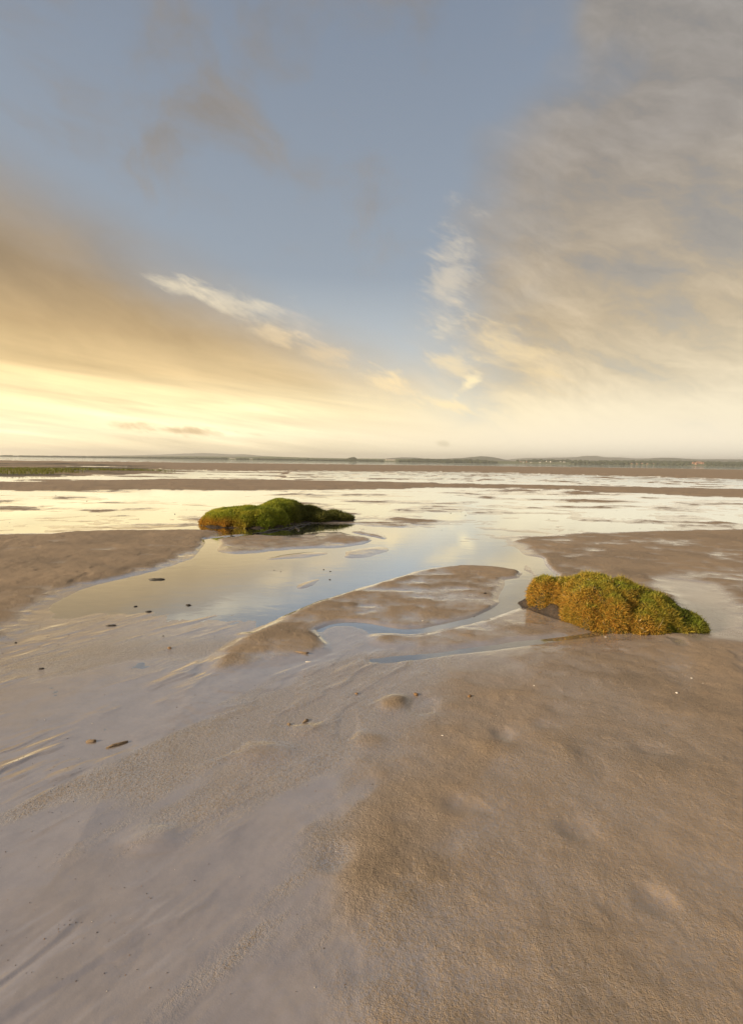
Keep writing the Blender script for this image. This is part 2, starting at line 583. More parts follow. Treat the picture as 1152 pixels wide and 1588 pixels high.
def flat_height(X, Y):
    """height above the water (metres), wetness and weed cover"""
    far = np.clip(Y / 12.0, 0.35, 12.0)
    jit = fbm(X * 1.3, Y * 0.9, 3, 4) * 0.16 * far + fbm(X * 6, Y * 5, 5, 4, .6) * 0.06 * np.minimum(far, 2.0)
    und = fbm(X * 0.35, Y * 0.30, 11, 4)
    # thin sheet of water on the middle flat, broken by low ripples
    rip = fbm(X * 0.36 + 0.5 * und, Y * 0.62, 21, 5, 0.62)
    rip2 = fbm(X * 1.6, Y * 2.4, 31, 4, 0.6)
    ripf = sstep(Y, 6.5, 13.0)
    e = -0.007 + ripf * (0.0052 + 0.022 * rip + 0.012 * rip2 * sstep(Y, 22, 12) + 0.012 * fbm(X * .55, Y * 1.0, 29, 3, .6)) + sstep(Y, 36, 42) * (0.03 * fbm(X * .45, Y * .55, 23, 4, .6))
    # film over smooth sand close by, with flow marks running down to the left
    fx = X * 0.80 - Y * 0.60
    fy = X * 0.60 + Y * 0.80
    flow = fbm(fx * 2.3 + 0.35 * fbm(X * 1.1, Y * 1.1, 41, 3), fy * 0.55, 43, 5, 0.55)
    flow2 = fbm(fx * 9.0, fy * 2.2, 47, 4, 0.6)
    near = sstep(Y + 0.9 * fbm(X * .8, Y * .8, 59, 3), 5.0, 3.9)
    warp = fbm(X * 2.6, Y * 2.6, 53, 3)
    saw = (fx * 3.1 + fy * 0.35 + 1.1 * flow + 0.55 * warp) % 1.0          # little one-sided scarps left by the ebb
    saw = np.where(saw < 0.82, saw / 0.82, (1 - saw) / 0.18) * sstep(fbm(X * .9, Y * .9, 57, 3), -.1, .35)
    filmv = 0.0016 + 0.009 * flow + 0.0042 * flow2 + 0.004 * und + 0.006 * saw
    filmv = 0.0008 + 0.5 * (filmv - 0.0008 + np.sqrt((filmv - 0.0008) ** 2 + 0.002 ** 2))
    e = e * (1 - near) + filmv * near
    # shallow water running off to the lower left, and a second tongue in the near middle
    for poly, mean in ((SP([(-500, 1130), (-60, 1010), (20, 968), (150, 925), (420, 925), (420, 975), (345, 1015), (318, 1050), (300, 1075),
                            (230, 1130), (150, 1185), (40, 1260), (-100, 1340), (-500, 1500)]), -0.0012),
                       (SP([(500, 1008), (600, 1004), (720, 1012), (660, 1042), (622, 1080), (560, 1135), (500, 1190), (430, 1260), (330, 1420), (230, 1588),
                            (100, 1588), (230, 1420), (330, 1260), (400, 1150), (440, 1080), (460, 1030)]), 0.0016)):
        mk = sstep(sdist(X, Y, poly) + 1.2 * jit, -0.16, 0.16) * sstep(Y, 5.5, 4.5)
        fv = mean + 0.007 * flow + 0.0065 * flow2 + 0.003 * und + 0.009 * saw
        fv = 0.0006 + 0.5 * (fv - 0.0006 + np.sqrt((fv - 0.0006) ** 2 + 0.0014 ** 2))
        e = e * (1 - mk) + fv * mk

    def bar(poly, h, blur, tex=1.0):
        nonlocal e
        s = sdist(X, Y, poly) + jit * np.minimum(1.6, 0.35 + blur * 2.5)
        mk = sstep(s, -blur, blur)
        t = h * (0.75 + 0.35 * und + 0.25 * rip2 * tex)
        e = e * (1 - mk) + t * mk

    # left bank
    bar(SP([(-260, 836), (0, 830), (120, 826), (230, 822), (318, 821), (338, 826), (326, 838), (312, 856), (280, 869),
            (205, 888), (130, 905), (70, 931), (20, 968), (-60, 1030), (-400, 1160), (-700, 1000)]), 0.045, 0.30)
    # right bank beyond the mound
    bar(SP([(796, 838), (812, 848), (822, 858), (846, 868), (818, 880), (836, 892), (880, 930), (960, 985), (1060, 985),
            (1130, 985), (1500, 960), (1700, 800), (1300, 815), (1152, 822), (1000, 825), (900, 828), (840, 832)]), 0.040, 0.28)
    # near right sand, damp
    R2 = SP([(928, 996), (860, 1004), (780, 1012), (715, 1024), (668, 1046), (640, 1075), (650, 1098), (604, 1122), (566, 1152),
            (520, 1200), (470, 1300), (430, 1588), (380, 2600), (3600, 2600), (2200, 960), (1152, 976), (1010, 990)])
    bar(R2, 0.026, 0.34)
    # middle bar
    bar(SP([(814, 887), (770, 879), (710, 876), (655, 884), (618, 898), (560, 914), (500, 931), (452, 951), (408, 976), (368, 998),
            (336, 1020), (322, 1044), (390, 1034), (446, 1024), (500, 1012), (512, 1002), (494, 990), (488, 978), (512, 968),
            (556, 965), (600, 974), (640, 978), (690, 968), (745, 958), (778, 940), (768, 926), (780, 910), (800, 898)]), 0.032, 0.10)
    # bar between the little creek and the runnel from the mound
    bar(SP([(826, 938), (880, 958), (924, 977), (880, 986), (800, 993), (700, 1004), (630, 1008), (580, 1000), (566, 988),
            (600, 984), (640, 988), (694, 977), (752, 965), (794, 948)]), 0.022, 0.08)
    # low bars in front of the far mound
    bar(SP([(336, 832), (380, 828), (430, 833), (500, 826), (560, 824), (600, 832), (576, 841), (532, 848), (480, 850),
            (430, 852), (392, 858), (352, 858), (332, 846)]), 0.030, 0.22)
    bar(SP([(524, 858), (548, 851), (590, 848), (610, 853), (574, 862), (540, 866)]), 0.020, 0.16)
    bar(SP([(398, 868), (440, 858), (512, 856), (500, 862), (440, 868)]), 0.012, 0.16)
    bar(SP([(455, 910), (480, 900), (500, 897), (486, 908), (466, 915)]), 0.012, 0.12)
    # bank of the lower left, only just above the film
    bar(SP([(300, 1060), (360, 1044), (420, 1040), (400, 1072), (350, 1100), (290, 1140), (240, 1172), (180, 1220), (130, 1330),
            (40, 1420), (140, 1240), (220, 1150)]), 0.013, 0.18, 2.0)
    # mounded sand in the near middle
    bar(SP([(592, 1096), (612, 1082), (634, 1084), (630, 1098), (604, 1104)]), 0.030, 0.07)
    # brown bars across the far flat
    bar(PX([(-500, 752), (-100, 749), (100, 748), (250, 743), (384, 744), (500, 746), (600, 748), (690, 751.5), (800, 752.5), (950, 755),
            (1152, 759.5), (1400, 764), (2200, 782), (2200, 800), (1400, 779), (1152, 771.5), (1000, 764), (900, 759), (800, 756), (690, 754.5),
            (600, 757), (500, 758), (384, 759), (250, 758), (100, 759), (-100, 759), (-500, 764)]), 0.11, 1.5)
    bar(PX([(-900, 712.5), (0, 714.6), (100, 715.6), (300, 718.0), (500, 720.2), (700, 722.5), (860, 724.6), (1050, 727.2), (1152, 729),
            (2000, 741), (2000, 756), (1152, 742.5), (900, 736), (760, 732), (600, 730.5), (400, 729.5), (260, 728), (120, 724),
            (-100, 722), (-900, 718)]), 0.22, 3.0)
    # broken mud and weed at far left
    bar(PX([(-700, 712), (120, 720), (240, 726), (300, 731), (160, 737), (60, 740), (-100, 742), (-700, 748)]), 0.06, 2.5)
    mk = sstep(sdist(X, Y, PX([(-700, 712), (140, 719), (300, 724), (420, 733), (300, 742), (60, 744), (-700, 750)])), -5, 5)
    e = e + mk * 0.10 * fbm(X * .07, Y * .30, 27, 4, .6)

    def cut(path, width, depth, soft):
        nonlocal e
        d = pdist(X, Y, smooth_poly(PX(path), 2, False)) + jit * 0.15
        mk = sstep(d, width + soft, width * 0.6)
        e = e * (1 - mk) + (-depth) * mk

    # runnels
    cut([(326, 836), (330, 843), (318, 857), (316, 868), (300, 880)], 0.10, 0.010, 0.10)
    cut([(326, 836), (370, 832), (420, 826), (470, 822)], 0.05, 0.008, 0.10)
    cut([(525, 822), (548, 829), (590, 836), (575, 846), (530, 852), (522, 856), (528, 862), (500, 866), (430, 876)], 0.07, 0.010, 0.10)
    cut([(400, 866), (440, 857), (500, 852), (525, 853)], 0.05, 0.006, 0.12)
    cut([(830, 866), (835, 880), (850, 892)], 0.10, 0.01, 0.10)
    cut([(860, 893), (812, 896), (795, 912), (788, 932), (750, 956), (690, 970), (640, 980), (600, 976), (560, 967), (524, 968), (498, 978)],
        0.022, 0.006, 0.045)
    cut([(800, 902), (812, 915), (800, 932)], 0.15, 0.005, 0.14)
    pool = sstep(sdist(X, Y, SP([(490, 978), (524, 967), (562, 974), (574, 990), (562, 1012), (520, 1018), (508, 1002)])) + .3 * jit, -0.05, 0.05)
    e = e * (1 - pool) + (0.0012 + 0.003 * np.maximum(flow2, 0)) * pool
    cut([(945, 978), (920, 985), (860, 992), (790, 1002), (720, 1010), (650, 1020), (580, 1025)], 0.022, 0.003, 0.06)
    # scour round the near mound
    cut([(818, 938), (870, 958), (930, 975)], 0.05, 0.02, 0.10)
    d = pdist(X, Y, PX([(1060, 905), (1105, 950), (1110, 975), (1160, 985)]))
    mk = sstep(d, 0.55, 0.10)
    e = e * (1 - mk) + 0.004 * mk
    d = pdist(X, Y, PX([(430, 818), (545, 815)]))
    mk = sstep(d, 0.5, 0.10)
    e = e * (1 - mk) + (-0.002) * mk
    # tide deepens beyond the flat
    deep = sstep(Y, 330, 700)
    e = e * (1 - deep) - 1.5 * deep
    # pits, ridges and grit relief
    grit = fbm(X * 5.0, Y * 5.0, 61, 4, 0.6)
    dune = fbm(X * 1.4 + 0.6 * und, Y * 3.0, 67, 4, 0.55)
    dryk = sstep(e, 0.002, 0.022)
    pit = sstep(vnoise(X * 6.5, Y * 6.5, 63), 0.26, 0.42) * sstep(und, -.25, .25)
    rill = sstep(np.abs(fbm(X * 1.1 + .5 * grit, Y * .8, 65, 3)), 0.05, 0.0)
    close = sstep(Y, 30, 8)
    e = e + close * (dryk * (0.010 * grit + 0.014 * dune - 0.009 * pit) + (1 - dryk) * 0.0012 * grit)
    e0 = e
    # dents, little hollows and heaps left in the near sand
    for (px, py, rx, ry, dz) in ((656, 1096, .10, .07, -.014), (612, 1092, .10, .05, .012), (430, 1085, .12, .06, -.012), (385, 1128, .10, .07, -.010), (780, 1140, .06, .04, -.012),
                                 (850, 1128, .09, .03, -.010), (770, 1163, .12, .04, .010), (1010, 1165, .10, .04, -.012), (462, 1112, .10, .05, -.010), (480, 1132, .12, .04, .008),
                                 (540, 1128, .05, .08, -.012), (570, 1150, .10, .05, .010), (400, 1168, .16, .05, .012), (330, 1160, .14, .05, -.010), (150, 1160, .14, .05, -.012),
                                 (720, 1250, .09, .05, -.010), (900, 1290, .08, .05, -.012), (520, 1330, .07, .05, -.010), (240, 1300, .10, .05, .010), (1010, 1400, .06, .05, -.010),
                                 (380, 985, .06, .03, .008), (640, 905, .2, .05, -.010), (700, 915, .25, .05, -.008), (540, 940, .10, .03, .012), (570, 942, .12, .03, -.012)):
        qx, qy = gp(px, py)
        u_ = (X - qx) / rx + .35 * grit
        v_ = (Y - qy) / (ry * (1.0 + 0.25 * qy)) + .35 * dune
        e = e + dz * np.exp(-(u_ * u_ + v_ * v_) ** 1.5)
    e = np.where(e0 > 0, np.maximum(e, np.minimum(e0, 0.0012)), e)
    wn = fbm(X * 2.2, Y * 1.2, 71, 4, 0.6)
    wet = 1 - sstep(e + 0.005 * wn * np.minimum(far, 1.5), 0.004, 0.034)
    r2 = sstep(sdist(X, Y, R2) + 3 * jit, -0.25, 1.0)
    wet = wet * (1 - .8 * r2) + .8 * r2 * np.clip(0.36 + 0.22 * wn, 0, 1)
    farw = sstep(Y, 9, 14)
    wet = wet * (1 - farw) + farw * (1 - sstep(e + 0.003 * wn, 0.0005, 0.016))
    gritm = sstep(fbm(fx * 1.7, fy * 0.42, 91, 4) + 0.25 * flow2, 0.02, 0.32) * near
    weed = sstep(fbm(X * 0.10, Y * 0.25, 81, 4) + 0.15, 0.05, 0.3) * sstep(sdist(X, Y, PX([(-700, 714), (120, 719), (230, 724), (290, 731), (160, 738), (60, 742), (-100, 743), (-700, 748)])), -3, 4)
    return e, wet, weed, gritm


Z, WET, WEED, GRIT = flat_height(X, Y)
idx = np.arange(NR * NCOL).reshape(NR, NCOL)
quads = np.stack([idx[:-1, :-1], idx[:-1, 1:], idx[1:, 1:], idx[1:, :-1]], -1).reshape(-1, 4)
me = mesh_np('sand_flat', np.stack([X, Y, Z], 1), quads)
attr(me, 'wet', WET)
attr(me, 'weed', WEED)
attr(me, 'grit', GRIT)
link('ground', me, M_SAND, kind='structure', label='wet and drying sand of the tidal flat')
me = mesh_np('water_sheet', [(-40000, -60, 0), (40000, -60, 0), (40000, 13000, 0), (-40000, 13000, 0)], [(0, 1, 2, 3)], False)
link('water', me, M_WATER, kind='structure', label='shallow tidal water lying over the flat')


def ground_z(x, y):
    i = int(np.clip(np.searchsorted(rows, y), 1, NR - 1))
    hw = 0.76 * max(y, 0) + 1.15
    j = int(np.clip(np.searchsorted(cols, x / hw), 1, NCOL - 1))
    return float(Z[i * NCOL + j])


# ------------------------------------------------------------------ far shore: hills, fields, woods, houses
def shore(px):
    return 707.9 + 0.0138 * px


def hill(pts, dist, depth, mat, name='hill', rough=1.0, seed=0, base=-2.0):
    """ridge with a real front and back slope; pts are (photo x, photo y of the crest)"""
    xs = np.array([p[0] for p in pts], float)
    ys = np.array([p[1] for p in pts], float)
    n = 220
    px = np.linspace(xs[0], xs[-1], n)
    top = np.interp(px, xs, ys)
    prof = np.array([0, .15, .35, .55, .75, .9, 1, .93, .7, .4, 0])
    offs = np.array([-1, -.82, -.62, -.42, -.24, -.1, 0, .2, .5, .8, 1.1]) * depth
    V = []
    for i in range(n):
        wx, wy, wz = at(px[i], top[i], dist)
        wz += rough * float(fbm(np.array([wx / 130.]), np.array([dist / 90.]), seed, 4)[0]) * 3
        wz = max(wz, 1.0)
        for o, f in zip(offs, prof):
            V.append((wx * (1 + o / dist * 0.6), dist + o, base + (wz - base) * f + 1.5 * f * (1 - f) * math.sin(i * .37 + o)))
    m = len(offs)
    Fs = []
    for i in range(n - 1):
        for j in range(m - 1):
            a = i * m + j
            Fs.append((a, a + m, a + m + 1, a + 1))
    return link(name, mesh_np(name, V, Fs), mat, kind='structure')


hill([(-500, 706), (150, 706.5), (215, 705.8), (245, 704.8), (262, 704), (290, 703.2), (312, 702.2), (340, 703.2), (358, 704.8), (378, 704.2),
      (400, 706), (430, 708), (470, 711)], 9000, 1400, M_HILL, seed=1)
hill([(560, 716), (600, 711), (625, 709.2), (642, 709.8), (660, 711), (690, 711.4), (720, 710), (735, 708.4), (745, 707), (756, 707.8), (770, 710),
      (786, 713), (800, 718)], 5600, 900, M_HILL, seed=2)
hill([(780, 716), (790, 712), (815, 710.2), (840, 710), (870, 709.4), (895, 708.8), (905, 707), (926, 706.8), (932, 708), (944, 709.2), (960, 709.2),
      (985, 711), (1010, 710.8), (1040, 711.2), (1080, 712.5), (1120, 712), (1600, 716)], 9500, 1500, M_HILL, seed=3)
hill([(960, 720), (990, 713.5), (1008, 710.6), (1022, 709.8), (1045, 710), (1062, 711.2), (1085, 712.4), (1152, 712.6), (1400, 716), (1700, 722)],
     6500, 1000, M_HILL, seed=4)
# low land along the shore
shore_land = hill([(-900, 697), (-300, 703), (0, 706.9), (30, 707.2), (70, 708.2), (110, 708.3), (150, 707.4), (200, 707.6), (300, 707.6), (400, 708.3), (420, 707.8),
      (440, 708.4), (470, 709.6), (540, 710.8), (600, 711.2), (660, 712.2), (740, 713.6), (800, 715.2), (860, 715), (920, 716),
      (1000, 716.4), (1080, 717), (1152, 718), (1500, 723), (2300, 734)], 3300, 640, M_FIELD, name='far_shore', seed=5, rough=.4)


from mathutils.bvhtree import BVHTree
LAND = BVHTree.FromPolygons([v.co.copy() for v in shore_land.data.vertices], [tuple(p.vertices) for p in shore_land.data.polygons])


def on_land(px, py):
    """the place on the far shore that shows at this photo position"""
    for i in range(30):
        hit = LAND.ray_cast(Vector((0, 0, CAM_H)), Vector(ray(px, py + i * .35)))[0]
        if hit is not None and hit.z > 0.3:
            return hit
    h = at(px, shore(px) - .5, 2760)
    return Vector((h[0], h[1], 0.5))


def crown_mesh(seed):
    r = np.random.default_rng(seed)
    nu, nv = 7, 5
    V = [(0, 0, 1)]
    for j in range(1, nv):
        th = math.pi * j / nv
        for i in range(nu):
            ph = 2 * math.pi * i / nu
            k = 0.75 + 0.5 * r.random()
            V.append((math.sin(th) * math.cos(ph) * k, math.sin(th) * math.sin(ph) * k, math.cos(th) * k))
    V.append((0, 0, -0.6))
    Fs = []
    for i in range(nu):
        Fs.append((0, 1 + i, 1 + (i + 1) % nu))
        for j in range(nv - 2):
            a, b_ = 1 + j * nu + i, 1 + j * nu + (i + 1) % nu
            Fs.append((a, a + nu, b_ + nu))
            Fs.append((a, b_ + nu, b_))
        e0 = 1 + (nv - 2) * nu
        Fs.append((e0 + i, len(V) - 1, e0 + (i + 1) % nu))
    return np.array(V, float), np.array(Fs)


CROWNS = [crown_mesh(s) for s in range(5)]


HOUSE_SPOTS = [(606.5, 713.6, 10), (599.6, 713.6, 5), (360, 711.0, 7), (389, 711.6, 4), (1082, 719.0, 12)] + [(a_, 716.6, 5) for a_ in range(804, 884, 5)] + [(a_, 719.2, 3) for a_ in (980, 988, 996, 1004, 1014)]


def wood(spans, name, label):
    VV, FF, off = [], [], 0
    for (x0, x1, y_lo, y_hi, n, size, dist) in spans:
        for _ in range(n):
            px = random.uniform(x0, x1)
            py = shore(px) - random.uniform(y_lo, y_hi)
            if any(abs(px - hx) < hw and py + 1.0 > hy - .2 for hx, hy, hw in HOUSE_SPOTS):
                continue                      # open ground in front of the houses
            c = on_land(px, py + 1.0)
            V, Fc = CROWNS[random.randrange(5)]
            s = size * random.uniform(.6, 1.3)
            VV.append(V * np.array([s * random.uniform(.8, 1.5), s, s * random.uniform(.7, 1.2)]) + np.array([c[0], c[1], c[2] + s * .5]))
            FF.append(Fc + off)
            off += len(V)
    return link(name, mesh_np(name, np.concatenate(VV), np.concatenate(FF), False), M_WOOD, kind='stuff', label=label)


wood([(-60, 230, .1, 1.0, 700, 4, 2780), (230, 600, .1, 2.4, 1500, 4, 2760), (600, 770, .2, 3.0, 800, 5, 2740)], 'woodland', 'belts of trees along the far shore at left and middle')
wood([(640, 756, 2.4, 4.4, 300, 6, 2900), (800, 885, 1.0, 6.0, 260, 5.5, 2860), (825, 885, 5.0, 7.6, 80, 7, 3050), (880, 1000, 2.8, 5.6, 420, 6, 2900),
      (940, 1152, 3.2, 6.8, 800, 6, 2950), (1010, 1300, 2.5, 6.4, 800, 6, 2900), (890, 1300, .2, 1.0, 300, 4, 2700)], 'woodland', 'darker belts of trees behind the village at right')
wood([(538, 552, 3.2, 4.6, 16, 7, 2800), (543, 548, 4.6, 5.6, 5, 6, 2800)], 'tree_clump', 'dark clump of trees standing up from the middle of far shore')


def house(px, py, dist, w, d, h, roof_h, wall, roofm, label, rot=0.0):
    c = on_land(px, py)
    root = link('house', None, loc=(c[0], c[1], c[2]), label=label, cat='house', group='houses on the far shore')
    root.rotation_euler = (0, 0, rot)
    a, b = w / 2, d / 2
    V = [(-a, -b, -1.5), (a, -b, -1.5), (a, b, -1.5), (-a, b, -1.5), (-a, -b, h), (a, -b, h), (a, b, h), (-a, b, h), (-a + .02, 0, h + roof_h - .1), (a - .02, 0, h + roof_h - .1)]
    me = bpy.data.meshes.new('house_wall')
    me.from_pydata(V, [], [(0, 1, 5, 4), (2, 3, 7, 6), (1, 2, 6, 9, 5), (3, 0, 4, 8, 7)])
    link('wall', me, wall, root)
    o = .6
    V = [(-a - o, -b - o, h - .4), (a + o, -b - o, h - .4), (a + o, 0, h + roof_h), (-a - o, 0, h + roof_h), (a + o, b + o, h - .4), (-a - o, b + o, h - .4)]
    V += [(x, y, z + .35) for x, y, z in V]
    me = bpy.data.meshes.new('house_roof')
    me.from_pydata(V, [], [(6, 7, 8, 9), (9, 8, 10, 11), (0, 3, 2, 1), (3, 5, 4, 2), (0, 1, 7, 6), (5, 11, 10, 4), (1, 2, 8, 7), (2, 4, 10, 8), (0, 6, 9, 3), (3, 9, 11, 5)])
    link('roof', me, roofm, root)
    return root


house(606.5, 714.0, 2650, 46, 12, 7, 3, M_WHITE, M_SLATE, 'long low white building on the far shore, middle of the horizon')
house(599.6, 713.8, 2660, 12, 9, 6, 4, M_WHITE, M_SLATE, 'white gabled house at left end of the long white building', .5)
house(358.5, 711.2, 2680, 14, 9, 5, 3, M_WHITE, M_SLATE, 'white house left of another, far shore above the far mound')
house(363, 711.3, 2680, 10, 9, 4, 3, M_WHITE, M_SLATE, 'smaller white house right of another, far shore above the far mound')
house(389, 711.9, 2670, 11, 9, 4, 3, M_WHITE, M_SLATE, 'lone small white house right of the pair on far shore')
vl = [(806, 715.8), (811, 716.4), (815, 715), (819, 716.2), (822.5, 713.8), (825, 717), (828, 715.4), (833, 714.6), (838, 716.8), (843, 714.2), (849, 715.6),
      (855, 716.2), (861, 714.6), (868, 715.8), (876, 716.4)]
for i, (a_, b_) in enumerate(vl):
    house(a_ + random.uniform(-2, 2), b_ + .6, 2700 + (717 - b_) * 40, random.uniform(8, 15), 8, random.uniform(3, 5), 3, M_WHITE if i % 3 else M_BRICK, M_SLATE,
          'small gabled house in the village among trees, far shore right of centre', random.uniform(-.6, .6))
for i, (a_, b_, w_) in enumerate([(1076, 719.4, 18), (1083, 718.8, 24), (1089, 719.6, 14), (1080, 720.6, 14)]):
    house(a_, b_, 2720 + i * 14, w_, 10, 7, 5, M_BRICK, M_TILE, 'reddish tiled house in the cluster on far shore near the right edge', random.uniform(-.4, .4))
for i, (a_, b_) in enumerate([(980, 719.4), (988, 719.8), (996, 719.2), (1004, 719.9), (1014, 719.6)]):
    house(a_, b_, 2700 + i * 10, 8, 8, 3, 3, M_BRICK, M_SLATE, 'tiny reddish walled house under trees on far shore between village and reddish cluster', .3)


# ------------------------------------------------------------------ turf mounds
def smax(a, b, k):
    h = np.clip(0.5 + 0.5 * (a - b) / k, 0, 1)
    return b * (1 - h) + a * h + k * h * (1 - h)


def mound_mesh(lobes, bounds, res, seed, lump, edge, blend=0.05):
    """lobes: (cx, cy, rx, ry, angle, height, squareness)"""
    x0, x1, y0, y1 = bounds
    nx, ny = int((x1 - x0) / res), int((y1 - y0) / res)
    gx, gy = np.meshgrid(np.linspace(x0, x1, nx), np.linspace(y0, y1, ny))
    wx = gx + edge * fbm(gx * 3.2, gy * 3.2, seed + 3, 4)
    wy = gy + edge * fbm(gx * 3.2 + 40, gy * 3.2, seed + 9, 4)
    z = np.full(gx.shape, -1.0)
    for (cx, cy, rx, ry, an, h, n) in lobes:
        ca, sa = math.cos(an), math.sin(an)
        u = ((wx - cx) * ca + (wy - cy) * sa) / rx
        v = (-(wx - cx) * sa + (wy - cy) * ca) / ry
        rho = np.sqrt(u * u + v * v)
        zz = h * np.where(rho < 1, np.power(np.clip(1 - rho ** n, 0, 1), 0.55), -(rho - 1) * 3.0)
        z = smax(z, zz, blend)
    z = z + lump * fbm(gx * 5, gy * 5, seed, 4) * np.clip(z * 6, 0, 1) + lump * .5 * fbm(gx * 14, gy * 14, seed + 5, 3) * np.clip(z * 6, 0, 1)
    z = np.maximum(z, -0.06)
    keep = z > -0.055
    ix = np.arange(nx * ny).reshape(ny, nx)
    q = np.stack([ix[:-1, :-1], ix[:-1, 1:], ix[1:, 1:], ix[1:, :-1]], -1).reshape(-1, 4)
    kq = keep.ravel()[q].any(1)
    q = q[kq]
    used, inv = np.unique(q, return_inverse=True)
    V = np.stack([gx.ravel(), gy.ravel(), z.ravel()], 1)[used]
    return V, inv.reshape(-1, 4)


def scatter(V, Q, n, zmin, seed, clump=0.0):
    r = np.random.default_rng(seed)
    T = np.concatenate([Q[:, [0, 1, 2]], Q[:, [0, 2, 3]]])
    A, B, Cc = V[T[:, 0]], V[T[:, 1]], V[T[:, 2]]
    nn = np.cross(B - A, Cc - A)
    ar = np.linalg.norm(nn, axis=1)
    ok = (A[:, 2] + B[:, 2] + Cc[:, 2]) / 3 > zmin
    w = ar * ok
    ctr = (A + B + Cc) / 3
    if clump:
        cn = fbm(ctr[:, 0] * 16 + ctr[:, 2] * 9, ctr[:, 1] * 16 - ctr[:, 2] * 13, 77, 3, .6)
        w = w * (1 - clump + clump * sstep(cn, -0.25, 0.2))
    f = r.choice(len(T), n, p=w / w.sum())
    u, v = r.random(n), r.random(n)
    s = u + v > 1
    u[s], v[s] = 1 - u[s], 1 - v[s]
    P = A[f] + (B[f] - A[f]) * u[:, None] + (Cc[f] - A[f]) * v[:, None]
    N = nn[f] / ar[f][:, None]
    return P, N, r


def blades(P, N, r, length, width, up, spread, droop, tint):
    """bent two-segment blades, one mesh"""
    n = len(P)
    D = N * 0.8 + np.array([0, 0, up]) + r.normal(0, spread, (n, 3))
    D /= np.linalg.norm(D, axis=1)[:, None]
    S = np.cross(D, r.normal(0, 1, (n, 3)))
    S /= np.linalg.norm(S, axis=1)[:, None] + 1e-9
    L = length[:, None]
    W = width[:, None]
    b = P - D * 0.01
    m = P + D * L * 0.55
    D2 = D + r.normal(0, spread * .8, (n, 3)) + np.array([0, 0, -droop])
    D2 /= np.linalg.norm(D2, axis=1)[:, None]
    t = m + D2 * L * 0.5
    V = np.stack([b - S * W * .5, b + S * W * .5, m + S * W * .45, m - S * W * .45, t], 1).reshape(-1, 3)
    i = np.arange(n)[:, None] * 5
    Fs = np.concatenate([i + np.array([[0, 1, 2]]), i + np.array([[0, 2, 3]]), i + np.array([[3, 2, 4]])])
    me = mesh_np('blades', V, Fs, False)
    sh = np.array([0.55, 0.55, 0.95, 0.95, 1.15])
    cattr(me, 'tint', np.clip((tint[:, None, :] * np.ones((1, 5, 1))), 0, 1).reshape(-1, 3))
    return me


def mixc(a, b, t):
    return a[None, :] * (1 - t[:, None]) + b[None, :] * t[:, None]


GREEN = np.array([0.16, 0.20, 0.022])
LIME = np.array([0.36, 0.36, 0.04])
DARK = np.array([0.05, 0.065, 0.014])
OLIVE = np.array([0.17, 0.155, 0.035])
GOLD = np.array([0.52, 0.34, 0.055])
RUST = np.array([0.40, 0.19, 0.035])
STRAW = np.array([0.62, 0.50, 0.28])

# --- near mound, right
ax, ay = gp(820, 936)
bx, by = gp(1098, 985)
N1 = []
ang = math.atan2(by - ay, bx - ax)
cx, cy = gp(985, 975)
bodyA = (1.92, 4.98, 0.42, 0.40, -.30, 0.455, 3.0)
lobes = [
    (gp(876, 953)[0] + .06, gp(876, 953)[1] + .22, 0.36, 0.25, -.42, 0.31, 4.5),
    (gp(918, 966)[0] + .03, gp(918, 966)[1] + .26, 0.36, 0.28, -.42, 0.33, 3.5),
    (gp(962, 982)[0] + .0, gp(962, 982)[1] + .38, 0.42, 0.38, -.30, 0.385, 3.2),
    (gp(1005, 985)[0] + .02, gp(1005, 985)[1] + .36, 0.46, 0.36, -.30, 0.31, 2.4),
    (gp(1052, 985)[0] + .0, gp(1052, 985)[1] + .30, 0.36, 0.30, -.25, 0.16, 2.0),
]
V, Q = mound_mesh(lobes, (0.9, 3.6, 4.0, 6.6), 0.0125, 101, 0.040, 0.09, 0.16)
near_root = link('turf_mound', None, loc=(2.2, 5.0, 0), label='golden and green turf mound on the near sand at right', cat='turf mound')
off = np.array([2.2, 5.0, 0.0])
V0 = V - off
link('turf_core', mesh_np('near_core', V0, Q), M_TURF, near_root)
P, N, r = scatter(V0, Q, 180000, 0.015, 5, 0.85)
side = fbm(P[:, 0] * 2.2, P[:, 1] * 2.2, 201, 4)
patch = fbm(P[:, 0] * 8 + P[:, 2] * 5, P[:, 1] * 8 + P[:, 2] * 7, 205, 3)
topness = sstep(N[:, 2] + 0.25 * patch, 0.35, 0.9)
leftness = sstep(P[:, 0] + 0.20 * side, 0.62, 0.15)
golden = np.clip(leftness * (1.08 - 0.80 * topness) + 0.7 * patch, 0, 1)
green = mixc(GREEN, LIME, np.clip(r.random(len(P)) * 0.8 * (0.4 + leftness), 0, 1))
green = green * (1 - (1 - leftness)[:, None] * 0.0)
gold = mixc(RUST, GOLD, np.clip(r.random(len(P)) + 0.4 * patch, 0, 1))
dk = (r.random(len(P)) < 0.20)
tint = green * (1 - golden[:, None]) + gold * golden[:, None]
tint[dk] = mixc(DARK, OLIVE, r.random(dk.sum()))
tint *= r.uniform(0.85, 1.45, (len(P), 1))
st = r.random(len(P)) < 0.002
tint[st] = STRAW
length = r.uniform(0.012, 0.042, len(P)) * (1 + 0.9 * patch) * (0.7 + 0.9 * r.random(len(P)) ** 6)
length[st] *= 1.8
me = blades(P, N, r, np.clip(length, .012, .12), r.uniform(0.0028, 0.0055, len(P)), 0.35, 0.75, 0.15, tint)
link('grass', me, M_BLADES, near_root, kind='stuff')
